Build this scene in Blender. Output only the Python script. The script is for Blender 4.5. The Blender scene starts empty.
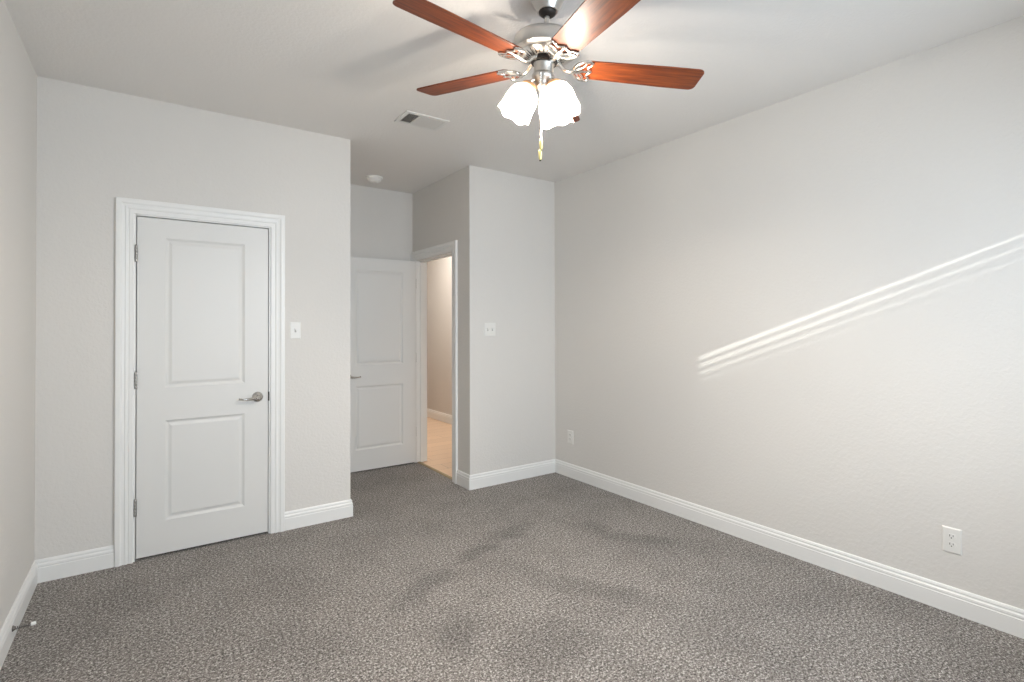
import bpy, bmesh, math, random
from mathutils import Vector, Matrix
random.seed(4)
PI = math.pi
S = bpy.context.scene
COL = S.collection

# ------------------------------------------------------------------ room plan (metres)
H = 2.73                       # ceiling height
XL, XR = -0.493, 3.150         # left and right wall faces
YS = -0.43                     # window wall face (behind the camera)
YC, XC = 3.769, 1.206          # closet wall face and its outside corner
YB, XB = 3.796, 2.221          # short wall face and its outside corner
YA = 4.949                     # back of the alcove
WT = 0.12                      # partition thickness
HX = 3.50                      # far wall of the hall
HY = 9.4
CAMZ = 1.37

# ------------------------------------------------------------------ camera
cam_d = bpy.data.cameras.new('camera')
cam_d.sensor_width = 36.0
cam_d.lens = 521.177 / 1024 * 36.0
cam_d.shift_y = -(341 - 321.6046) / 1024
cam_d.clip_start = 0.02
cam = bpy.data.objects.new('camera', cam_d)
COL.objects.link(cam)
yaw, roll, pitch = math.radians(34.9689), -0.0026, 0.0089
R0 = Vector((math.cos(yaw), -math.sin(yaw), 0)); F0 = Vector((math.sin(yaw), math.cos(yaw), 0)); U0 = Vector((0, 0, 1))
F1 = F0 * math.cos(pitch) + U0 * math.sin(pitch); U1 = U0 * math.cos(pitch) - F0 * math.sin(pitch)
R2 = R0 * math.cos(roll) + U1 * math.sin(roll); U2 = U1 * math.cos(roll) - R0 * math.sin(roll)
M = Matrix((R2, U2, -F1)).transposed().to_4x4()
M.translation = Vector((0, 0, CAMZ))
cam.matrix_world = M
S.camera = cam

# ------------------------------------------------------------------ view and world
S.view_settings.view_transform = 'Standard'
S.view_settings.look = 'None'
S.view_settings.gamma = 1.0
S.view_settings.use_curve_mapping = False
S.view_settings.exposure = -0.03
S.cycles.max_bounces = 12
S.cycles.diffuse_bounces = 8
S.cycles.sample_clamp_indirect = 6.0
w = bpy.data.worlds.new('sky'); S.world = w; w.use_nodes = True
bg = w.node_tree.nodes['Background']
bg.inputs['Color'].default_value = (0.72, 0.85, 1.0, 1); bg.inputs['Strength'].default_value = 1.2

# ------------------------------------------------------------------ sun and window daylight
SUN_E, HAZE_E, DAY_E, BULB_E, HALL_E = 11.5, 2.4, 47.0, 46.0, 30.0
sd = Vector((1.0, 1.0, -0.3786)).normalized()
sun_d = bpy.data.lights.new('sun', 'SUN'); sun_d.energy = SUN_E; sun_d.angle = math.radians(0.53); sun_d.color = (1, 0.97, 0.93)
sun = bpy.data.objects.new('sun', sun_d); COL.objects.link(sun)
sun.rotation_euler = (-sd).to_track_quat('Z', 'Y').to_euler()
hz_d = bpy.data.lights.new('sun_haze', 'SUN'); hz_d.energy = HAZE_E; hz_d.angle = math.radians(9.0); hz_d.color = (1, 0.99, 0.97)   # bright haze round the sun
hz = bpy.data.objects.new('sun_haze', hz_d); COL.objects.link(hz); hz.rotation_euler = sun.rotation_euler
WX0, WX1, WZ0, WZ1 = 0.32, 2.70, 1.05, 2.275
day_d = bpy.data.lights.new('window_daylight', 'AREA'); day_d.shape = 'RECTANGLE'
day_d.size = WX1 - WX0 - .1; day_d.size_y = WZ1 - WZ0 - .1; day_d.energy = DAY_E; day_d.color = (0.74, 0.87, 1.0)
day = bpy.data.objects.new('window_daylight', day_d); COL.objects.link(day)
day_d.spread = math.radians(145)
day.location = ((WX0 + WX1) / 2, YS + .03, (WZ0 + WZ1) / 2); day.rotation_euler = (math.radians(81), 0, 0)   # the closed slats send the daylight slightly down

# ------------------------------------------------------------------ materials
def new_mat(name, color, rough=0.5, metal=0.0, spec=0.5):
    m = bpy.data.materials.new(name); m.use_nodes = True
    b = m.node_tree.nodes['Principled BSDF']
    b.inputs['Base Color'].default_value = (*color, 1); b.inputs['Roughness'].default_value = rough
    b.inputs['Metallic'].default_value = metal; b.inputs['Specular IOR Level'].default_value = spec
    return m
def nd(m, t, **kw):
    n = m.node_tree.nodes.new(t)
    for k, v in kw.items(): setattr(n, k, v)
    return n
def ln(m, a, b): m.node_tree.links.new(a, b)
def bsdf(m): return m.node_tree.nodes['Principled BSDF']
def coords(m, scale=(1, 1, 1)):
    tc = nd(m, 'ShaderNodeTexCoord'); mp = nd(m, 'ShaderNodeMapping'); mp.inputs['Scale'].default_value = scale
    ln(m, tc.outputs['Object'], mp.inputs['Vector']); return mp.outputs['Vector']
def noise(m, vec, scale, detail=2.0, rough=0.5):
    n = nd(m, 'ShaderNodeTexNoise'); n.inputs['Scale'].default_value = scale; n.inputs['Detail'].default_value = detail
    n.inputs['Roughness'].default_value = rough; ln(m, vec, n.inputs['Vector']); return n
def ramp(m, fac, stops):
    r = nd(m, 'ShaderNodeValToRGB'); el = r.color_ramp.elements
    while len(el) < len(stops): el.new(0.5)
    for e, (p, c) in zip(el, stops): e.position = p; e.color = (*c, 1)
    ln(m, fac, r.inputs['Fac']); return r
def bump(m, h, strength, dist):
    b = nd(m, 'ShaderNodeBump'); b.inputs['Strength'].default_value = strength; b.inputs['Distance'].default_value = dist
    ln(m, h, b.inputs['Height']); ln(m, b.outputs['Normal'], bsdf(m).inputs['Normal']); return b
def orange_peel(name, color, strength=0.24):
    m = new_mat(name, color, 0.85, 0, 0.25); v = coords(m)
    n = noise(m, v, 62, 3.0, 0.6); r = ramp(m, n.outputs['Fac'], [(0.42, (0, 0, 0)), (0.62, (1, 1, 1))])
    bump(m, r.outputs['Color'], strength, 0.0022); return m

MAT = {}
MAT['wall'] = orange_peel('wall_paint', (0.715, 0.695, 0.665))
MAT['ceil'] = orange_peel('ceiling_paint', (0.80, 0.78, 0.755), 0.25)
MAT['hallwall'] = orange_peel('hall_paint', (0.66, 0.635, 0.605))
MAT['trim'] = new_mat('trim_white', (0.84, 0.84, 0.825), 0.38)
MAT['door'] = new_mat('door_white', (0.74, 0.735, 0.715), 0.42)
MAT['plastic'] = new_mat('white_plastic', (0.80, 0.79, 0.76), 0.35)
MAT['slot'] = new_mat('dark_slot', (0.06, 0.055, 0.05), 0.6)
MAT['recess'] = new_mat('shaded_plastic', (0.45, 0.44, 0.42), 0.5)
MAT['nickel'] = new_mat('satin_nickel', (0.60, 0.585, 0.56), 0.18, 1.0)
MAT['hinge'] = new_mat('hinge_nickel', (0.46, 0.45, 0.43), 0.38, 1.0)
MAT['brushed'] = new_mat('brushed_nickel', (0.58, 0.565, 0.54), 0.34, 1.0)
MAT['polish'] = new_mat('polished_nickel', (0.80, 0.77, 0.73), 0.20, 1.0)
MAT['dark'] = new_mat('dark_bronze', (0.035, 0.028, 0.024), 0.45, 0.4)
MAT['copper'] = new_mat('warm_brass', (0.80, 0.50, 0.30), 0.28, 1.0)
MAT['fob'] = new_mat('cream_brass', (0.85, 0.72, 0.30), 0.3, 0.55)
MAT['vent'] = new_mat('vent_white', (0.74, 0.73, 0.71), 0.45)
MAT['duct'] = new_mat('duct_dark', (0.16, 0.15, 0.14), 0.8)
MAT['brassstrip'] = new_mat('threshold_metal', (0.42, 0.33, 0.20), 0.4, 0.8)
MAT['rubber'] = new_mat('white_rubber', (0.88, 0.87, 0.84), 0.5)
MAT['spring'] = new_mat('spring_steel', (0.20, 0.19, 0.18), 0.4, 0.8)

CARPET_MARKS = [(1.20, 2.52, .30, .13, 28), (1.60, 2.66, .22, .08, 10), (1.98, 2.86, .30, .11, 12), (1.10, 2.02, .10, .20, 0), (1.42, 1.74, .26, .26, 10), (1.92, 1.98, .15, .48, 30), (2.55, 2.35, .14, .5, 20), (.55, 1.75, .25, .2, 0)]
# carpet: speckled grey-brown cut pile with trodden patches
m = new_mat('carpet', (0.3, 0.28, 0.26), 1.0, 0, 0.05); v = coords(m)
n1 = noise(m, v, 145, 3.0, 0.85); n2 = noise(m, v, 2.6, 5.0, 0.62); n3 = noise(m, v, 40, 2.0, 0.6)
n4 = noise(m, v, 78, 2.0, 0.75)
mxn = nd(m, 'ShaderNodeMix', data_type='FLOAT'); mxn.inputs[0].default_value = 0.38; ln(m, n1.outputs['Fac'], mxn.inputs[2]); ln(m, n4.outputs['Fac'], mxn.inputs[3])
spk = ramp(m, mxn.outputs[0], [(0.38, (0.020, 0.016, 0.013)), (0.455, (0.128, 0.111, 0.098)), (0.53, (0.290, 0.264, 0.241)), (0.61, (0.74, 0.70, 0.66))])
def soft_spot(cx, cy, lx, ly, rot):
    """trodden patch: 0..1, ragged edge"""
    wob = nd(m, 'ShaderNodeVectorMath', operation='MULTIPLY_ADD'); ln(m, n2.outputs['Color'], wob.inputs[0]); wob.inputs[1].default_value = (.5, .5, 0); ln(m, v, wob.inputs[2])
    mp = nd(m, 'ShaderNodeMapping', vector_type='TEXTURE'); mp.inputs['Location'].default_value = (cx + .25, cy + .25, 0); mp.inputs['Rotation'].default_value = (0, 0, math.radians(rot)); mp.inputs['Scale'].default_value = (lx, ly, 1)
    ln(m, wob.outputs[0], mp.inputs['Vector'])
    g = nd(m, 'ShaderNodeTexGradient', gradient_type='SPHERICAL'); ln(m, mp.outputs[0], g.inputs['Vector']); return g.outputs['Fac']
acc = None
for spot in CARPET_MARKS:
    f = soft_spot(*spot)
    if acc is None: acc = f
    else:
        a_ = nd(m, 'ShaderNodeMath', operation='MAXIMUM'); ln(m, acc, a_.inputs[0]); ln(m, f, a_.inputs[1]); acc = a_.outputs[0]
mr = nd(m, 'ShaderNodeMapRange'); mr.inputs['From Min'].default_value = 0.0; mr.inputs['From Max'].default_value = 0.6; mr.inputs['To Min'].default_value = 1.0; mr.inputs['To Max'].default_value = 0.77
ln(m, acc, mr.inputs['Value'])
pat = ramp(m, n2.outputs['Fac'], [(0.38, (0.84, 0.84, 0.84)), (0.56, (1.0, 1.0, 1.0))])
mx = nd(m, 'ShaderNodeMix', data_type='RGBA', blend_type='MULTIPLY'); mx.inputs[0].default_value = 1.0
mx2 = nd(m, 'ShaderNodeMix', data_type='RGBA', blend_type='MULTIPLY'); mx2.inputs[0].default_value = 1.0
ln(m, spk.outputs['Color'], mx.inputs[6]); ln(m, pat.outputs['Color'], mx.inputs[7]); ln(m, mx.outputs[2], mx2.inputs[6]); ln(m, mr.outputs[0], mx2.inputs[7]); ln(m, mx2.outputs[2], bsdf(m).inputs['Base Color'])
ad = nd(m, 'ShaderNodeMath', operation='ADD'); ln(m, n1.outputs['Fac'], ad.inputs[0]); ln(m, n3.outputs['Fac'], ad.inputs[1])
bump(m, ad.outputs[0], 0.6, 0.006)
bsdf(m).inputs['Sheen Weight'].default_value = 0.15
MAT['carpet'] = m

# hall floor: pale tan planks
m = new_mat('tan_planks', (0.6, 0.45, 0.33), 0.35)
v = coords(m); bk = nd(m, 'ShaderNodeTexBrick'); bk.inputs['Scale'].default_value = 1.0
bk.inputs['Color1'].default_value = (0.86, 0.64, 0.46, 1); bk.inputs['Color2'].default_value = (0.80, 0.59, 0.42, 1); bk.inputs['Mortar'].default_value = (0.40, 0.28, 0.19, 1)
bk.inputs['Mortar Size'].default_value = 0.002; bk.inputs['Brick Width'].default_value = 1.2; bk.inputs['Row Height'].default_value = 0.18
ln(m, v, bk.inputs['Vector']); ln(m, bk.outputs['Color'], bsdf(m).inputs['Base Color'])
MAT['planks'] = m

# varnished reddish wood, grain along local X
m = new_mat('cherry_wood', (0.3, 0.1, 0.04), 0.44, 0, 0.28)
v = coords(m, (2.2, 30, 30)); n1 = noise(m, v, 3.0, 4.0, 0.6)
r = ramp(m, n1.outputs['Fac'], [(0.28, (0.065, 0.012, 0.004)), (0.5, (0.165, 0.034, 0.007)), (0.72, (0.27, 0.064, 0.012))])
ln(m, r.outputs['Color'], bsdf(m).inputs['Base Color'])
bsdf(m).inputs['Coat Weight'].default_value = 0.15; bsdf(m).inputs['Coat Roughness'].default_value = 0.35
MAT['cherry'] = m

# frosted lamp glass: lets the bulb's light through
m = bpy.data.materials.new('frosted_glass'); m.use_nodes = True; nt = m.node_tree; nt.nodes.clear()
out = nd(m, 'ShaderNodeOutputMaterial'); tr = nd(m, 'ShaderNodeBsdfTranslucent'); df = nd(m, 'ShaderNodeBsdfDiffuse'); gl = nd(m, 'ShaderNodeBsdfGlossy')
v = coords(m); n1 = noise(m, v, 22, 3.0, 0.6)
r = ramp(m, n1.outputs['Fac'], [(0.3, (0.90, 0.84, 0.76)), (0.6, (0.97, 0.95, 0.92))])
ln(m, r.outputs['Color'], tr.inputs['Color']); ln(m, r.outputs['Color'], df.inputs['Color']); gl.inputs['Roughness'].default_value = 0.25
m1 = nd(m, 'ShaderNodeMixShader'); m1.inputs[0].default_value = 0.15; ln(m, tr.outputs[0], m1.inputs[1]); ln(m, df.outputs[0], m1.inputs[2])
m2 = nd(m, 'ShaderNodeMixShader'); m2.inputs[0].default_value = 0.05; ln(m, m1.outputs[0], m2.inputs[1]); ln(m, gl.outputs[0], m2.inputs[2])
tp = nd(m, 'ShaderNodeBsdfTransparent'); m3 = nd(m, 'ShaderNodeMixShader'); m3.inputs[0].default_value = 0.45; ln(m, m2.outputs[0], m3.inputs[1]); ln(m, tp.outputs[0], m3.inputs[2])
ln(m, m3.outputs[0], out.inputs['Surface']); MAT['shade'] = m
m = new_mat('lit_bulb', (1, 0.95, 0.85), 0.4); bsdf(m).inputs['Emission Color'].default_value = (1, 0.9, 0.76, 1); bsdf(m).inputs['Emission Strength'].default_value = 6.0
MAT['bulb'] = m
# blind slats: thin white vinyl
MAT['slat'] = new_mat('white_vinyl', (0.80, 0.79, 0.77), 0.5)
m = bpy.data.materials.new('window_glass'); m.use_nodes = True; nt = m.node_tree; nt.nodes.clear()
out = nd(m, 'ShaderNodeOutputMaterial'); ts = nd(m, 'ShaderNodeBsdfTransparent'); ts.inputs['Color'].default_value = (0.95, 0.97, 0.96, 1); gl = nd(m, 'ShaderNodeBsdfGlossy'); gl.inputs['Roughness'].default_value = 0.02
mm = nd(m, 'ShaderNodeMixShader'); mm.inputs[0].default_value = 0.05; ln(m, ts.outputs[0], mm.inputs[1]); ln(m, gl.outputs[0], mm.inputs[2]); ln(m, mm.outputs[0], out.inputs['Surface'])
MAT['glass'] = m

# ------------------------------------------------------------------ mesh helpers
def obj(name, bm, mat, parent=None, smooth=False, loc=None, bevel=None):
    bmesh.ops.recalc_face_normals(bm, faces=bm.faces)
    me = bpy.data.meshes.new(name); bm.to_mesh(me); bm.free()
    me.materials.append(MAT[mat])
    if smooth:
        for p in me.polygons: p.use_smooth = True
        me.set_sharp_from_angle(angle=math.radians(38))
    o = bpy.data.objects.new(name, me); COL.objects.link(o)
    if loc is not None: o.location = loc
    if parent is not None: o.parent = parent
    if bevel:
        b = o.modifiers.new('edges', 'BEVEL'); b.width = bevel; b.segments = 2; b.limit_method = 'ANGLE'
    return o
def box(bm, x0, x1, y0, y1, z0, z1, mat=None):
    vs = [bm.verts.new((x, y, z)) for x in (x0, x1) for y in (y0, y1) for z in (z0, z1)]
    fs = [bm.faces.new([vs[i] for i in q]) for q in ((0, 1, 3, 2), (4, 6, 7, 5), (0, 4, 5, 1), (2, 3, 7, 6), (0, 2, 6, 4), (1, 5, 7, 3))]
    if mat is not None:
        for v in vs: v.co = mat @ v.co
    return fs
def lathe(bm, prof, seg=40, mat=None, fn=None, close=False):
    rings = []
    for i, (r, z) in enumerate(prof):
        ring = []
        for k in range(seg):
            a = 2 * PI * k / seg
            p = Vector((r * math.cos(a), r * math.sin(a), z))
            if fn: p = fn(p, a, i)
            if mat is not None: p = mat @ p
            ring.append(bm.verts.new(p))
        rings.append(ring)
    pairs = list(zip(rings[:-1], rings[1:]))
    if close: pairs.append((rings[-1], rings[0]))
    for a, b in pairs:
        for k in range(seg): bm.faces.new((a[k], a[(k + 1) % seg], b[(k + 1) % seg], b[k]))
    if not close:
        for ring in (rings[0], rings[-1]):
            bm.faces.new(ring)
    return rings
def tube(bm, pts, rad, seg=10):
    pts = [Vector(p) for p in pts]; rings = []
    rads = rad if isinstance(rad, (list, tuple)) else [rad] * len(pts)
    up = Vector((0.13, 0.21, 0.97))
    for i, p in enumerate(pts):
        t = (pts[min(i + 1, len(pts) - 1)] - pts[max(i - 1, 0)]).normalized()
        a = t.cross(up)
        if a.length < 1e-3: a = t.cross(Vector((1, 0, 0)))
        a.normalize(); b = t.cross(a)
        rings.append([bm.verts.new(p + (a * math.cos(2 * PI * k / seg) + b * math.sin(2 * PI * k / seg)) * rads[i]) for k in range(seg)])
    for a, b in zip(rings[:-1], rings[1:]):
        for k in range(seg): bm.faces.new((a[k], a[(k + 1) % seg], b[(k + 1) % seg], b[k]))
    bm.faces.new(rings[0]); bm.faces.new(rings[-1])
def sweep(bm, prof, frames):
    """prof: closed list of (u, v); frames: list of functions (u, v) -> point."""
    rings = [[bm.verts.new(f(u, v)) for (u, v) in prof] for f in frames]
    n = len(prof)
    for a, b in zip(rings[:-1], rings[1:]):
        for k in range(n): bm.faces.new((a[k], a[(k + 1) % n], b[(k + 1) % n], b[k]))
    bm.faces.new(rings[0]); bm.faces.new(rings[-1])
def empty(name, loc=(0, 0, 0)):
    o = bpy.data.objects.new(name, None); o.empty_display_size = 0.1; COL.objects.link(o); o.location = loc; return o
def struct(o, label=None, cat=None):
    o['kind'] = 'structure'
    if label: o['label'] = label
    if cat: o['category'] = cat
    return o
def tag(o, label, cat, group=None):
    o['label'] = label; o['category'] = cat
    if group: o['group'] = group
    return o

# ------------------------------------------------------------------ the shell
bm = bmesh.new(); box(bm, XL - .1, XR + .1, YS - .15, YC + .05, -.1, 0); box(bm, XC - 1.7, XB + .03, YC + .05, YA + .1, -.1, 0); box(bm, XB + .03, XR + .1, YC + .05, YB + .06, -.1, 0)
struct(obj('floor', bm, 'carpet'), 'speckled grey brown carpet floor of the bedroom', 'carpet')
bm = bmesh.new(); box(bm, XB + .03, HX + .1, YB + .06, HY + .1, -.1, -.004)
struct(obj('hall_floor', bm, 'planks'), 'tan plank floor of the hall seen through the open doorway', 'floor')
bm = bmesh.new(); box(bm, XL - .2, HX + .25, YS - .2, HY + .2, H, H + .12)
struct(obj('ceiling', bm, 'ceil'), 'flat pale grey painted ceiling', 'ceiling')
bm = bmesh.new(); box(bm, XL - WT, XL, YS - .15, YA + WT, -.1, H)
struct(obj('wall_left', bm, 'wall'), 'narrow strip of bluish grey wall at the left edge', 'wall')
bm = bmesh.new(); box(bm, XR, XR + WT, YS - .15, YB + WT, -.1, H)
struct(obj('wall_right', bm, 'wall'), 'long pale grey wall crossed by sun stripes', 'wall')
# closet wall with its door opening, and the return into the alcove
D1X0, D1X1, D1Z = -0.056, 0.662, 2.028
bm = bmesh.new()
box(bm, XL, D1X0 - .02, YC, YC + WT, -.1, H); box(bm, D1X1 + .02, XC, YC, YC + WT, -.1, H); box(bm, D1X0 - .02, D1X1 + .02, YC, YC + WT, D1Z + .02, H)
struct(obj('wall_back', bm, 'wall'), 'grey wall holding the closed white door', 'wall')
bm = bmesh.new(); box(bm, XC - WT, XC, YC + WT, YA, -.1, H)
struct(obj('wall_alcove_left', bm, 'wall'))
bm = bmesh.new(); box(bm, XL, XB + WT, YA, YA + WT, -.1, H)
struct(obj('wall_alcove_back', bm, 'wall'), 'shaded grey wall above and behind the open door', 'wall')
D2Y0, D2Y1, D2Z = 4.100, 4.862, 2.030
bm = bmesh.new()
box(bm, XB, XB + WT, YB, D2Y0 - .02, -.1, H); box(bm, XB, XB + WT, D2Y1 + .02, YA, -.1, H); box(bm, XB, XB + WT, D2Y0 - .02, D2Y1 + .02, D2Z + .02, H)
struct(obj('wall_alcove_right', bm, 'wall'), 'shaded grey alcove wall with the doorway to the hall', 'wall')
bm = bmesh.new(); box(bm, XB + WT, XR, YB, YB + WT, -.1, H)
struct(obj('wall_short', bm, 'wall'), 'short light grey wall beside the doorway', 'wall')
# window wall behind the camera
bm = bmesh.new(); T = .15
box(bm, XL, WX0, YS - T, YS, -.1, H); box(bm, WX1, XR, YS - T, YS, -.1, H); box(bm, WX0, WX1, YS - T, YS, -.1, WZ0); box(bm, WX0, WX1, YS - T, YS, WZ1, H)
struct(obj('wall_front', bm, 'wall'))
# the hall
bm = bmesh.new(); box(bm, HX, HX + WT, YB + WT, HY, -.1, H)
struct(obj('wall_hall_right', bm, 'hallwall'), 'beige hall wall seen through the doorway', 'wall')
bm = bmesh.new(); box(bm, XB + WT - .02, XB + WT, YA + WT, HY, -.1, H)
struct(obj('wall_hall_left', bm, 'hallwall'))
bm = bmesh.new(); box(bm, XB, HX + WT, HY, HY + WT, -.1, H); box(bm, XR + WT, HX + WT, YB, YB + WT, -.1, H)
struct(obj('wall_hall_end', bm, 'hallwall'))

# ------------------------------------------------------------------ baseboards
BH, BT = 0.122, 0.015
BPROF = [(0, 0), (BT, 0), (BT, .078), (BT - .002, .081), (BT - .002, .084), (BT - .0005, .087), (BT - .0015, .096), (BT - .0055, .102), (BT - .0060, .106), (BT - .0045, .109), (BT - .0065, .116), (BT - .010, BH), (0, BH)]
def baseboard(name, a, b, n, ma=0, mb=0, label=None):
    """from a to b along a wall whose room-side normal is n; ma/mb = +1 mitre past an outside corner, -1 inside corner, 0 square."""
    a, b, n = Vector((*a, 0)), Vector((*b, 0)), Vector((*n, 0)); t = (b - a).normalized()
    bm = bmesh.new()
    sweep(bm, BPROF, [lambda u, v: a + n * u - t * (u * ma) + Vector((0, 0, v)), lambda u, v: b + n * u + t * (u * mb) + Vector((0, 0, v))])
    return struct(obj(name, bm, 'trim'), label, 'baseboard' if label else None)
CW = 0.086
baseboard('baseboard_left', (XL, YS), (XL, YC), (1, 0), -1, -1, 'white baseboard along the left wall')
baseboard('baseboard_back', (XL, YC), (D1X0 - .012 - CW, YC), (0, -1), -1, 0, 'short white baseboard between the left corner and the closed door')
baseboard('baseboard_corner', (D1X1 + .012 + CW, YC), (XC, YC), (0, -1), 0, 1, 'short white baseboard from the closed door to the alcove corner')
baseboard('baseboard_return', (XC, YC), (XC, YA), (1, 0), 1, -1)
baseboard('baseboard_alcove', (XC, YA), (XB, YA), (0, -1), -1, 0)
baseboard('baseboard_jamb', (XB, D2Y0 - .010 - CW), (XB, YB), (-1, 0), 0, 1, 'stub of white baseboard beside the doorway casing')
baseboard('baseboard_short', (XB, YB), (XR, YB), (0, -1), 1, -1, 'white baseboard under the short wall')
baseboard('baseboard_right', (XR, YB), (XR, YS), (-1, 0), -1, -1, 'long white baseboard along the right wall')
baseboard('baseboard_front', (XL, YS), (XR, YS), (0, 1), -1, -1)
baseboard('baseboard_hall', (HX, YB + WT), (HX, HY), (-1, 0), 0, 0, 'white baseboard in the hall beyond the doorway')

# ------------------------------------------------------------------ door builders
CPROF = [(0, 0), (0, .011), (.003, .013), (.020, .013), (.022, .0105), (.026, .0105), (.029, .015), (.038, .0165), (.043, .013), (.054, .0145), (.060, .020), (.064, .0215), (CW - .004, .0215), (CW, .019), (CW, 0)]
def casing(name, fr, x0, x1, zt, parent=None, cut_left=None, cut_right=None):
    """fr(x, y, z): opening plane to world, y pointing into the room."""
    bm = bmesh.new()
    def cl(u): return u if cut_left is None else min(u, cut_left)
    def cr(u): return u if cut_right is None else min(u, cut_right)
    sweep(bm, CPROF, [lambda u, v: fr(x0 - cl(u), v, 0), lambda u, v: fr(x0 - cl(u), v, zt + u), lambda u, v: fr(x1 + cr(u), v, zt + u), lambda u, v: fr(x1 + cr(u), v, 0)])
    return obj(name, bm, 'trim', parent)
def slab_mesh(W, Hh, T, stile=.138, px=None):
    """slab with two raised panels on both faces; x 0..W, y 0..T (front at 0), z 0..Hh"""
    bm = bmesh.new()
    zs = [0, .195, .795, .992, 1.893, Hh]; xs = [0, stile, W - stile, W]
    loops = [(0, 0), (.006, .004), (.012, .0085), (.017, .0095), (.022, .0085), (.034, .0035), (.038, .003)]
    for face, sgn in ((0, 1), (T, -1)):
        cells = [(i, j) for i in range(3) for j in range(5) if not (i == 1 and j in (1, 3))]
        grid = {(i, j): bm.verts.new((xs[i], face, zs[j])) for i in range(4) for j in range(6)}
        for i, j in cells: bm.faces.new((grid[i, j], grid[i + 1, j], grid[i + 1, j + 1], grid[i, j + 1]))
        for j in (1, 3):
            prev = [grid[1, j], grid[2, j], grid[2, j + 1], grid[1, j + 1]]
            for ins, dep in loops[1:]:
                c = [bm.verts.new((x, face + sgn * dep, z)) for x, z in ((xs[1] + ins, zs[j] + ins), (xs[2] - ins, zs[j] + ins), (xs[2] - ins, zs[j + 1] - ins), (xs[1] + ins, zs[j + 1] - ins))]
                for k in range(4): bm.faces.new((prev[k], prev[(k + 1) % 4], c[(k + 1) % 4], c[k]))
                prev = c
            bm.faces.new(prev)
    bm.verts.ensure_lookup_table()
    def rim(sel):
        fr_ = sorted([v for v in bm.verts if abs(v.co.y) < 1e-6 and sel(v)], key=lambda v: (v.co.x, v.co.z))
        bk_ = sorted([v for v in bm.verts if abs(v.co.y - T) < 1e-6 and sel(v)], key=lambda v: (v.co.x, v.co.z))
        for k in range(len(fr_) - 1): bm.faces.new((fr_[k], fr_[k + 1], bk_[k + 1], bk_[k]))
    for sel in (lambda v: abs(v.co.x) < 1e-6, lambda v: abs(v.co.x - W) < 1e-6, lambda v: abs(v.co.z) < 1e-6, lambda v: abs(v.co.z - Hh) < 1e-6): rim(sel)
    return bm
def lever(parent, x, y, z, sx, ny, name='door_handle'):
    """lever handle on a face at y whose outward normal is ny; lever runs towards sx along x."""
    bm = bmesh.new()
    mt = Matrix.Translation((x, y, z)) @ Matrix.Rotation(PI / 2 if ny < 0 else -PI / 2, 4, 'X')
    lathe(bm, [(.0335, 0), (.0335, .004), (.031, .008), (.024, .012), (.015, .016), (.012, .018), (.0115, .036), (.013, .040), (.0125, .052), (.008, .056)], 32, mt)
    o = obj(name, bm, 'nickel', parent, True)
    bm = bmesh.new(); yy = y + ny * .046; pts = []; rr = []
    for k in range(13):
        t = k / 12
        pts.append((x + sx * (.004 + .108 * t), yy - ny * .006 * math.sin(t * PI * .9) - ny * (.014 * max(0, t - .8) / .2), z - .006 * math.sin(t * PI) - .004 * t)); rr.append(.0095 - .0028 * t + .0015 * math.sin(t * PI * 2))
    tube(bm, pts, rr, 14)
    obj('lever', bm, 'nickel', o, True)
    return o
def hinge(parent, x, y, z, hgt=.098):
    bm = bmesh.new()
    for k in range(5):
        z0 = z - hgt / 2 + k * hgt / 5 + .0005
        lathe(bm, [(.0065, z0), (.0072, z0 + .001), (.0072, z0 + hgt / 5 - .002), (.0065, z0 + hgt / 5 - .001)], 14, Matrix.Translation((x, y, 0)))
    lathe(bm, [(.003, z + hgt / 2), (.005, z + hgt / 2 + .002), (.002, z + hgt / 2 + .006)], 10, Matrix.Translation((x, y, 0)))
    return obj('hinge', bm, 'hinge', parent, True)

# closed door in the closet wall
d1 = struct(empty('door_1', ((D1X0 + D1X1) / 2, YC, 0)), 'closed white two panel door with lever handle', 'door')
o1 = Vector(d1.location)
def f1(x, y, z): return Vector((x, YC - y, z)) - o1
W1 = D1X1 - D1X0 - .010
bm = slab_mesh(W1, 2.008, .035)
for vv in bm.verts: vv.co = vv.co + Vector((D1X0 + .005, YC + .004, .014)) - o1
obj('door_panel', bm, 'door', d1)
cs = casing('door_frame', f1, D1X0 - .010, D1X1 + .010, D1Z + .006, d1)
bm = bmesh.new()                                             # jamb lining with stops behind the slab
for x0, x1 in ((D1X0 - .02, D1X0), (D1X1, D1X1 + .02)): box(bm, x0 - o1.x, x1 - o1.x, 0, WT, 0, D1Z)
box(bm, D1X0 - .02 - o1.x, D1X1 + .02 - o1.x, 0, WT, D1Z, D1Z + .02)
for x0, x1 in ((D1X0, D1X0 + .012), (D1X1 - .012, D1X1)): box(bm, x0 - o1.x, x1 - o1.x, .041, .08, 0, D1Z)
box(bm, D1X0 - o1.x, D1X1 - o1.x, .041, .08, D1Z - .012, D1Z)
obj('door_jamb', bm, 'trim', d1)
for zz in (1.803, 1.058, .313): hinge(d1, D1X0 + .001 - o1.x, -.0065, zz)
lever(d1, .594 - o1.x, .004, .910, -1, -1)
bm = bmesh.new(); box(bm, D1X1 - .004 - o1.x, D1X1 + .003 - o1.x, -.0035, .006, .880, .940)
obj('strike_plate', bm, 'dark', d1, bevel=.0012)

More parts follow.
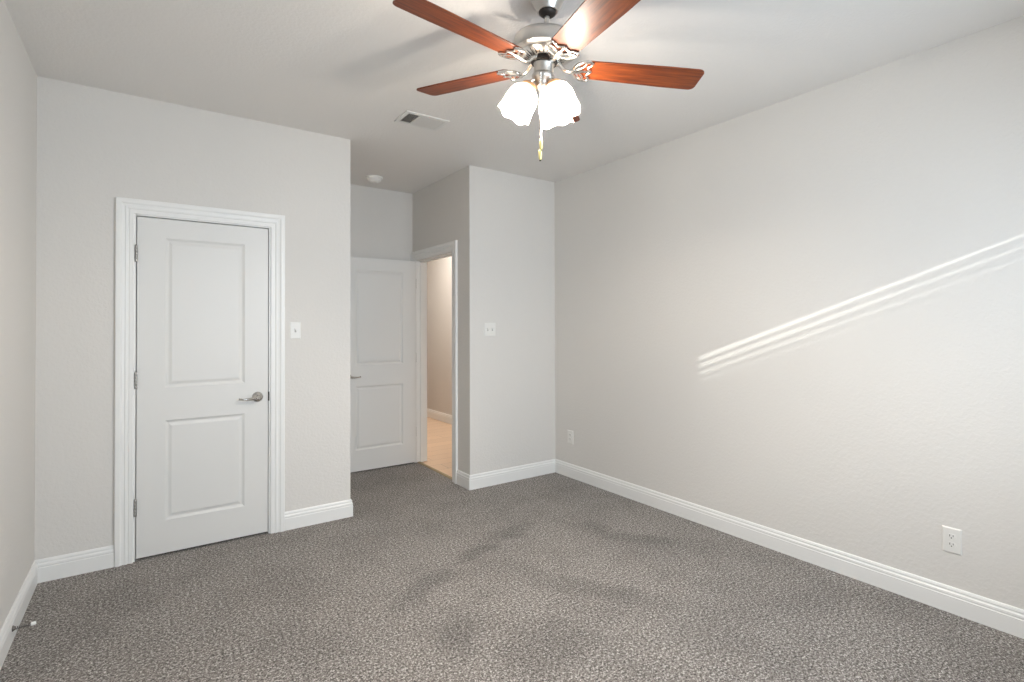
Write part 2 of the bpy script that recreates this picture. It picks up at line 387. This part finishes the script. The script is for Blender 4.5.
# doorway to the hall and its open door
d2 = struct(empty('door_2', (XB, (D2Y0 + D2Y1) / 2, 0)), 'white two panel door standing open in the alcove', 'door')
o2 = Vector(d2.location)
def f2(x, y, z): return Vector((XB - y, x, z)) - o2
casing('door_frame', f2, D2Y0 - .010, D2Y1 + .010, D2Z + .008, d2, None, YA - D2Y1 - .0105)
bm = bmesh.new()
for y0, y1 in ((D2Y0 - .02, D2Y0), (D2Y1, D2Y1 + .02)): box(bm, 0, WT, y0 - o2.y, y1 - o2.y, 0, D2Z)
box(bm, 0, WT, D2Y0 - .02 - o2.y, D2Y1 + .02 - o2.y, D2Z, D2Z + .02)
for y0, y1 in ((D2Y0, D2Y0 + .012), (D2Y1 - .012, D2Y1)): box(bm, .041, .08, y0 - o2.y, y1 - o2.y, 0, D2Z)
box(bm, .041, .08, D2Y0 - o2.y, D2Y1 - o2.y, D2Z - .012, D2Z)
obj('door_jamb', bm, 'trim', d2)
DY = 4.842                                                    # face of the open slab that looks into the room
W2 = .750
bm = slab_mesh(W2, 2.010, .035)
for vv in bm.verts: vv.co = vv.co + Vector((XB - .012 - W2, DY, .014)) - o2
obj('door_panel', bm, 'door', d2)
lever(d2, XB - .012 - W2 + .064 - o2.x, DY - o2.y, .905, 1, -1)
for zz in (1.803, 1.058, .313): hinge(d2, -.006, DY + .020 - o2.y, zz)
bm = bmesh.new(); box(bm, .006, .034, D2Y0 - .002 - o2.y, D2Y0 + .0025 - o2.y, .872, .940)
obj('strike_plate', bm, 'dark', d2, bevel=.001)
bm = bmesh.new(); sweep(bm, [(-.018, -.002), (-.018, .002), (-.010, .006), (.010, .006), (.018, .002), (.018, -.002)], [lambda u, v: Vector((XB + .03 + u, D2Y0, v)), lambda u, v: Vector((XB + .03 + u, D2Y1, v))])
struct(obj('trim_1', bm, 'brassstrip'), 'dull metal strip where carpet meets the hall floor', 'threshold')

# ------------------------------------------------------------------ window and blind behind the camera
w1 = struct(empty('window_1', ((WX0 + WX1) / 2, YS - .11, WZ0)))
ow = Vector(w1.location); bm = bmesh.new(); fw = .03
def wbox(bm, x0, x1, y0, y1, z0, z1): box(bm, x0 - ow.x, x1 - ow.x, y0 - ow.y, y1 - ow.y, z0 - ow.z, z1 - ow.z)
for x0, x1 in ((WX0, WX0 + fw), (WX1 - fw, WX1)): wbox(bm, x0, x1, YS - .145, YS - .09, WZ0, WZ1)
for z0, z1 in ((WZ0, WZ0 + fw), (WZ1 - .012, WZ1)): wbox(bm, WX0, WX1, YS - .145, YS - .09, z0, z1)
obj('window_frame', bm, 'trim', w1)
bm = bmesh.new(); wbox(bm, WX0 + fw, WX1 - fw, YS - .121, YS - .117, WZ0 + fw, WZ1 - .012); obj('pane', bm, 'glass', w1)
bm = bmesh.new(); wbox(bm, WX0 - .04, WX1 + .04, YS - .09, YS + .03, WZ0 - .025, WZ0); obj('window_sill', bm, 'trim', w1, bevel=.004)
bl = tag(empty('window_blind', ((WX0 + WX1) / 2, YS - .06, WZ1)), 'white horizontal slat blind closed over the window', 'blind')
ob = Vector(bl.location); bm = bmesh.new(); box(bm, WX0 + .012 - ob.x, WX1 - .012 - ob.x, -.028, .028, -.052, 0); obj('headrail', bm, 'slat', bl, bevel=.003)
PITCH, SW = .0515, .0535
GAPS = [(.0110, .0060), (.0088, .0006), (.0070, .0000), (.0046, .0000), (.0026, .0002)]   # the topmost slats hang open and slightly twisted
top = [WZ1 - .052 + .3786 * .028 - .004] * 2
k = 0
while True:
    ends = []; last = top[0]
    for e_ in (0, 1):
        g = GAPS[k][e_] if k < len(GAPS) else .0009
        gn = GAPS[k + 1][e_] if k + 1 < len(GAPS) else .0009
        ext = PITCH - gn
        t = math.asin(min(1, ext / SW / math.hypot(1, .3786))) + math.atan(.3786)     # slats lean with the room edge down
        zc = top[e_] - g - ext / 2; top[e_] = zc - ext / 2; ends.append((math.cos(t), math.sin(t), zc))
    if ends[0][2] - SW / 2 < WZ0 + .018: break
    pr = []
    for j in range(7):
        q = -1 + 2 * j / 6; pr.append((q * SW / 2, .0018 * (1 - q * q)))
    pr = [(u, v + .0005) for u, v in pr] + [(u, v - .0005) for u, v in reversed(pr)]
    xe = (WX0 + .016 - ob.x, WX1 - .016 - ob.x); frs = []
    for j in range(9):
        f_ = j / 8; ca, sa, zc = (ends[0][q] * (1 - f_) + ends[1][q] * f_ for q in range(3)); X = xe[0] * (1 - f_) + xe[1] * f_
        frs.append(lambda u, v, X=X, ca=ca, sa=sa, zc=zc: Vector((X, u * ca + v * sa, -u * sa + v * ca + zc - ob.z)))
    bm = bmesh.new(); sweep(bm, pr, frs); obj('slat', bm, 'slat', bl); k += 1
bm = bmesh.new(); box(bm, WX0 + .016 - ob.x, WX1 - .016 - ob.x, -.025, .025, WZ0 - ob.z + .002, last - .0015 - ob.z); obj('bottom_rail', bm, 'slat', bl, bevel=.003)

# ------------------------------------------------------------------ switches and outlets
def plate_mesh(wd, hg, t=.006):
    """face plate in x-z, thickness along -y"""
    bm = bmesh.new(); b = .005
    sweep(bm, [(-wd / 2, -hg / 2), (wd / 2, -hg / 2), (wd / 2, hg / 2), (-wd / 2, hg / 2)], [lambda u, v: Vector((u, 0, v)), lambda u, v: Vector((u, -t * .55, v)), lambda u, v: Vector((u * (1 - 2 * b / wd), -t, v * (1 - 2 * b / hg)))])
    return bm
def screw(parent, x, z, y):
    bm = bmesh.new(); lathe(bm, [(.0032, 0), (.0032, .0008), (.002, .0014)], 14, Matrix.Translation((x, y, z)) @ Matrix.Rotation(PI / 2, 4, 'X')); obj('screw', bm, 'plastic', parent, True)
def light_switch(loc, gangs, label):
    t = tag(empty('light_switch', loc), label, 'light switch'); wd = .070 + .046 * (gangs - 1)
    obj('cover_plate', plate_mesh(wd, .115), 'plastic', t)
    for g in range(gangs):
        x = (g - (gangs - 1) / 2) * .046
        bm = bmesh.new(); box(bm, x - .0055, x + .0055, -.0066, -.0058, -.0125, .0125); obj('toggle_slot', bm, 'recess', t)
        bm = bmesh.new(); box(bm, -.0042, .0042, -.012, 0, -.006, .006, Matrix.Translation((x, -.0045, .002)) @ Matrix.Rotation(math.radians(-28), 4, 'X')); obj('toggle', bm, 'plastic', t, bevel=.001)
        for s in (-1, 1): screw(t, x, s * .030, -.0058)
    return t
light_switch((.828, YC, 1.345), 1, 'white single toggle switch plate beside the closed door')
light_switch((2.420, YB, 1.343), 2, 'white double toggle switch plate on the short wall by the doorway')
def outlet(loc, label):
    t = tag(empty('wall_outlet', loc), label, 'outlet'); t.rotation_euler = (0, 0, -PI / 2)
    obj('cover_plate', plate_mesh(.074, .120), 'plastic', t)
    for s in (-1, 1):
        bm = bmesh.new(); pr = []
        for k in range(24):
            a = 2 * PI * k / 24; pr.append((.0172 * math.cos(a), max(-.0125, min(.0125, .0172 * math.sin(a))) + s * .0195))
        sweep(bm, pr, [lambda u, v: Vector((u, -.005, v)), lambda u, v: Vector((u, -.0078, v))]); rc = obj('receptacle', bm, 'plastic', t)
        bm = bmesh.new()
        box(bm, -.0078, -.0052, -.0083, -.0070, s * .0195 - .001, s * .0195 + .008); box(bm, .0052, .0076, -.0083, -.0070, s * .0195 - .0005, s * .0195 + .0075)
        lathe(bm, [(.0026, 0), (.0026, .0013)], 12, Matrix.Translation((0, -.0070, s * .0195 - .0068)) @ Matrix.Rotation(PI / 2, 4, 'X')); obj('slot', bm, 'slot', rc)
    screw(t, 0, 0, -.0058)
    return t
outlet((XR, .844, .343), 'white duplex wall outlet low on the right wall, the nearer one')
outlet((XR, 3.580, .364), 'small white wall outlet near the far corner of the right wall')

# ------------------------------------------------------------------ ceiling vent and smoke detector
vt = tag(empty('ceiling_vent', (1.482, 3.150, H)), 'white rectangular ceiling register with angled louvers', 'vent')
VW, VD = .305, .205
bm = bmesh.new(); e = .026
for (x0, x1, y0, y1) in ((-VW / 2, VW / 2, -VD / 2, -VD / 2 + e), (-VW / 2, VW / 2, VD / 2 - e, VD / 2), (-VW / 2, -VW / 2 + e, -VD / 2 + e, VD / 2 - e), (VW / 2 - e, VW / 2, -VD / 2 + e, VD / 2 - e)):
    box(bm, x0, x1, y0, y1, -.009, 0)
obj('vent_frame', bm, 'vent', vt, bevel=.003)
bm = bmesh.new(); box(bm, -VW / 2 + e, VW / 2 - e, -VD / 2 + e, VD / 2 - e, -.0012, 0); obj('duct_opening', bm, 'duct', vt)
xa, xb, xm = -VW / 2 + e, VW / 2 - e, -VW / 2 + e + .078
bm = bmesh.new()
for k in range(7):                                            # bank of blades open towards the room
    x = xa + .006 + k * .0105; box(bm, -.0005, .0005, -VD / 2 + e, VD / 2 - e, -.006, .006, Matrix.Translation((x, 0, -.006)) @ Matrix.Rotation(math.radians(42), 4, 'Y'))
obj('louver_bank', bm, 'vent', vt)
bm = bmesh.new()
n = 15
for k in range(n):
    x = xm + .006 + k * (xb - xm - .006) / n; box(bm, -.0005, .0005, -VD / 2 + e, VD / 2 - e, -.0085, .0085, Matrix.Translation((x, 0, -.0065)) @ Matrix.Rotation(math.radians(-55), 4, 'Y'))
obj('louver_bank', bm, 'vent', vt)
bm = bmesh.new(); box(bm, xm - .002, xm + .002, -VD / 2 + e, VD / 2 - e, -.010, -.001); obj('divider', bm, 'vent', vt)

sm = tag(empty('smoke_detector', (1.690, 4.600, H)), 'round white smoke detector on the alcove ceiling', 'smoke detector')
bm = bmesh.new(); lathe(bm, [(.076, 0), (.076, -.009), (.073, -.012), (.060, -.013)], 48); obj('mounting_plate', bm, 'rubber', sm, True)
bm = bmesh.new(); lathe(bm, [(.059, -.012), (.060, -.026), (.056, -.034), (.047, -.038), (.044, -.042), (.034, -.045), (.010, -.046)], 48); hb = obj('housing', bm, 'rubber', sm, True)
bm = bmesh.new(); lathe(bm, [(.010, -.0455), (.010, -.048), (.007, -.049)], 20, Matrix.Translation((.020, 0, .0005))); obj('test_button', bm, 'vent', hb, True)

# ------------------------------------------------------------------ spring door stop on the left baseboard
ds = tag(empty('door_stop', (XL + BT, 3.115, .060)), 'spring door stop with white tip on the left baseboard', 'door stop')
RX = Matrix.Rotation(PI / 2, 4, 'Y')
bm = bmesh.new(); lathe(bm, [(.012, 0), (.012, .003), (.008, .008), (.006, .012)], 20, RX); obj('base', bm, 'spring', ds, True)
bm = bmesh.new(); pts = []
for k in range(16 * 9 + 1):
    a = 2 * PI * k / 16; pts.append((.010 + .052 * k / 144, .0052 * math.cos(a), .0052 * math.sin(a)))
tube(bm, pts, .0013, 6); obj('spring', bm, 'spring', ds, True)
bm = bmesh.new(); lathe(bm, [(.0065, .060), (.0085, .062), (.0085, .073), (.006, .077)], 20, RX); obj('tip', bm, 'rubber', ds, True)

# ------------------------------------------------------------------ ceiling fan
FX, FY, PZ = 1.3496, 1.6685, 2.670                            # hanging ball
fan = tag(empty('ceiling_fan', (FX, FY, H)), 'five blade ceiling fan with reddish wood blades, nickel motor and lit glass shades', 'ceiling fan')
up = Vector((0.03334, -0.06705, 0.99719)); ex = (Vector((1, 0, 0)) - up * up.x).normalized(); ey = up.cross(ex)
FM = Matrix((ex, ey, up)).transposed().to_4x4(); FM.translation = Vector((0, 0, PZ - H))   # fan hangs slightly out of plumb
def F(bm):
    for v_ in bm.verts: v_.co = FM @ v_.co
    return bm
bm = bmesh.new(); lathe(bm, [(.071, 0), (.071, -.010), (.067, -.018), (.056, -.040), (.046, -.058), (.042, -.064), (.036, -.064)], 48); obj('canopy', bm, 'brushed', fan, True)
bm = bmesh.new(); lathe(bm, [(.020, .010), (.034, .006), (.037, -.002), (.034, -.012), (.024, -.020), (.012, -.023)], 36); obj('hanger_ball', F(bm), 'dark', fan, True)
bm = bmesh.new(); lathe(bm, [(.0105, 0), (.0105, -.095)], 24); obj('downrod', F(bm), 'brushed', fan, True)
bm = bmesh.new()
lathe(bm, [(.012, -.070), (.019, -.072), (.022, -.086), (.060, -.090), (.100, -.100), (.122, -.113), (.131, -.127), (.133, -.140), (.133, -.164), (.130, -.172), (.121, -.177), (.100, -.179)], 64); mh = obj('motor_housing', F(bm), 'brushed', fan, True)
bm = bmesh.new()
lathe(bm, [(.100, -.174), (.103, -.180), (.098, -.184), (.070, -.196), (.052, -.203), (.044, -.203)], 64); obj('vent_ring', F(bm), 'polish', mh, True)
bm = bmesh.new()
for k in range(30):
    a = 2 * PI * k / 30
    box(bm, .062, .092, -.0014, .0014, -.0010, .0010, Matrix.Rotation(a, 4, 'Z') @ Matrix.Translation((0, 0, -.1895)) @ Matrix.Translation((.077, 0, 0)) @ Matrix.Rotation(math.radians(-26), 4, 'Y') @ Matrix.Translation((-.077, 0, -.0035)))
obj('vent_slots', F(bm), 'dark', mh)
bm = bmesh.new(); lathe(bm, [(.030, -.200), (.054, -.201), (.056, -.205), (.056, -.212), (.052, -.216), (.030, -.217)], 48); obj('flywheel', F(bm), 'dark', fan, True)
bm = bmesh.new(); lathe(bm, [(.036, -.213), (.043, -.215), (.044, -.219), (.041, -.223), (.041, -.256), (.046, -.262), (.048, -.270), (.044, -.280), (.034, -.290), (.030, -.302), (.030, -.312), (.020, -.322), (.010, -.328), (.006, -.336)], 44); sh = obj('switch_housing', F(bm), 'brushed', fan, True)
BZ = -.2231
A0 = math.radians(40.48)
blade_pitch = math.radians(9.0)
def iron_mesh():
    """cast blade bracket in local blade coordinates (x outward); the blade lies above it"""
    bm = bmesh.new()
    pts = [(.048, 0, .018), (.065, 0, .012), (.085, 0, -.010), (.105, 0, -.016), (.130, 0, -.010), (.160, 0, -.0068)]
    tube(bm, pts, [.011, .009, .0075, .0075, .008, .007], 10)
    for v_ in bm.verts: v_.co.y *= 1.25
    def rib(p, r): tube(bm, p, r, 8)
    zc = -.0075
    for q in (-1, 1):                                         # cast leaf outline hugging the blade root, with open cells
        rib([(.122, 0, zc), (.128, q * .024, zc), (.138, q * .044, zc), (.158, q * .060, zc), (.182, q * .063, zc), (.194, q * .054, zc), (.190, q * .040, zc), (.180, q * .028, zc), (.186, q * .012, zc), (.196, 0, zc)], [.007, .007, .007, .0065, .006, .006, .005, .005, .005, .006])
        rib([(.128, 0, zc), (.150, q * .016, zc), (.166, q * .034, zc), (.170, q * .055, zc)], .0048)
    rib([(.125, 0, zc), (.196, 0, zc)], .0058)
    return bm
def blade_mesh():
    bm = bmesh.new(); n = 26; top = []; L0, L1 = .148, .660
    prof = []
    def hw(x): return .058 + (.070 - .058) * min(1, (x - L0) / .36)
    outline = []
    for k in range(7):                                        # root, rounded
        a = PI / 2 * k / 6; r = .022; outline.append((L0 + r - r * math.sin(PI / 2 - a) * 1.0, 0, 0))
    outline = []
    r = .026
    xs_ = [L0 + .02 + (L1 - r - L0 - .02) * k / n for k in range(n + 1)]
    side = [(L0, hw(L0) - .022), (L0 + .006, hw(L0) - .010), (L0 + .014, hw(L0) - .003)] + [(x, hw(x)) for x in xs_] + [(L1 - r + r * math.sin(PI / 2 * j / 6), hw(L1) - r + r * math.cos(PI / 2 * j / 6)) for j in range(1, 7)]
    out = side + [(x, -y) for x, y in reversed(side)]
    sweep(bm, out, [lambda u, v: Vector((u, v, -.003)), lambda u, v: Vector((u, v, .003))])
    return bm
iron_me = blade_me = None
for k in range(5):
    a = A0 + 2 * PI * k / 5
    mt = FM @ Matrix.Rotation(a, 4, 'Z') @ Matrix.Translation((0, 0, BZ)) @ Matrix.Rotation(blade_pitch, 4, 'X').inverted()
    if k == 0:
        ib = obj('blade_iron', iron_mesh(), 'polish', fan, True); bb = obj('blade', blade_mesh(), 'cherry', fan, bevel=.0015)
    else:
        ib = ib0.copy(); COL.objects.link(ib); bb = bb0.copy(); COL.objects.link(bb)
    if k == 0: ib0, bb0 = ib, bb
    ib.matrix_local = mt; bb.matrix_local = mt
# light kit: arms, collars, shades, bulbs
camright = math.atan2(R2.y, R2.x)
SH_L = .138
def shade_mesh():
    bm = bmesh.new()
    op = [(.027, 0), (.029, .008), (.041, .018), (.055, .032), (.063, .054), (.065, .078), (.0655, .098), (.067, .116), (.071, SH_L)]
    prof = op + [(r - .003, z) for r, z in reversed(op)]
    def fn(p, a, i):
        z = p.z; t = max(0, (z - .07) / (SH_L - .07)); q = 1 + .03 * t * math.cos(6 * a)
        return Vector((p.x * q, p.y * q, -(z + .004 * t * math.cos(6 * a))))
    lathe(bm, prof, 96, None, fn, True); return bm
AZ = [322, 188, 48]; TILT = math.radians(25)
for k, az in enumerate(AZ):
    a = camright + math.radians(az)
    base = Vector((.055 * math.cos(a), .055 * math.sin(a), -.310))
    # local frame: -z runs along the shade axis, down and outwards
    mt = FM @ Matrix.Translation(base) @ Matrix.Rotation(a, 4, 'Z') @ Matrix.Rotation(-TILT, 4, 'Y')
    bm = bmesh.new(); tube(bm, [(.028 * math.cos(a), .028 * math.sin(a), -.282), (.046 * math.cos(a), .046 * math.sin(a), -.288), base + Vector((.004 * math.cos(a), .004 * math.sin(a), .006))], .008, 12); obj('lamp_arm', F(bm), 'polish', fan, True)
    bm = bmesh.new(); lathe(bm, [(.012, .014), (.022, .010), (.031, .002), (.032, -.006), (.029, -.008)], 32); col = obj('shade_holder', bm, 'copper', fan, True); col.matrix_local = mt
    if k == 0: sd0 = so = obj('lamp_shade', shade_mesh(), 'shade', fan, True)
    else: so = sd0.copy(); COL.objects.link(so)
    so.matrix_local = mt
    bm = bmesh.new(); lathe(bm, [(.012, -.004), (.013, -.020), (.020, -.036), (.024, -.050), (.022, -.064), (.012, -.074)], 20); bo = obj('bulb', bm, 'bulb', fan, True); bo.matrix_local = mt
    ld = bpy.data.lights.new('bulb_light', 'POINT'); ld.energy = BULB_E; ld.shadow_soft_size = .018; ld.color = (1.0, 0.90, 0.78)
    lo = bpy.data.objects.new('bulb_light', ld); COL.objects.link(lo); lo.parent = fan; lo.matrix_local = mt @ Matrix.Translation((0, 0, -.085))
# pull chains with fobs
def chain(dx, dy, z0, z1, fob):
    bm = bmesh.new(); n = int((z0 - z1) / .0055)
    pts, rr = [], []
    for i in range(n * 2 + 1):
        pts.append((dx, dy, z0 - i * (z0 - z1) / (2 * n))); rr.append(.0023 if i % 2 else .0009)
    tube(bm, pts, rr, 8); c = obj('pull_chain', bm, 'polish', fan, True)
    bm = bmesh.new(); lathe(bm, [(.002, z1 + .004), (.0055, z1), (.0072, z1 - .008), (.0066, z1 - .024), (.0058, z1 - fob + .004), (.003, z1 - fob)], 18, Matrix.Translation((dx, dy, 0))); obj('chain_fob', bm, 'fob', c, True)
    bm = bmesh.new(); lathe(bm, [(.0035, z1 - fob + .001), (.0035, z1 - fob - .004)], 12, Matrix.Translation((dx, dy, 0))); obj('fob_tip', bm, 'dark', c, True)
rt = Vector((R2.x, R2.y, 0)); tw = -Vector((F1.x, F1.y, 0))
base = FM @ Vector((0, 0, -.27))
p1 = base + tw * .045 - rt * .016; p2 = base + tw * .048 - rt * .0125
chain(p1.x, p1.y, base.z, -.645, .042)
chain(p2.x, p2.y, base.z, -.605, .042)

# ------------------------------------------------------------------ hall lamp
hl = bpy.data.lights.new('hall_light', 'AREA'); hl.shape = 'DISK'; hl.size = 1.0; hl.energy = HALL_E; hl.color = (1, 0.93, 0.85)
ho = bpy.data.objects.new('hall_light', hl); COL.objects.link(ho); ho.location = (2.85, 6.0, H - .03)
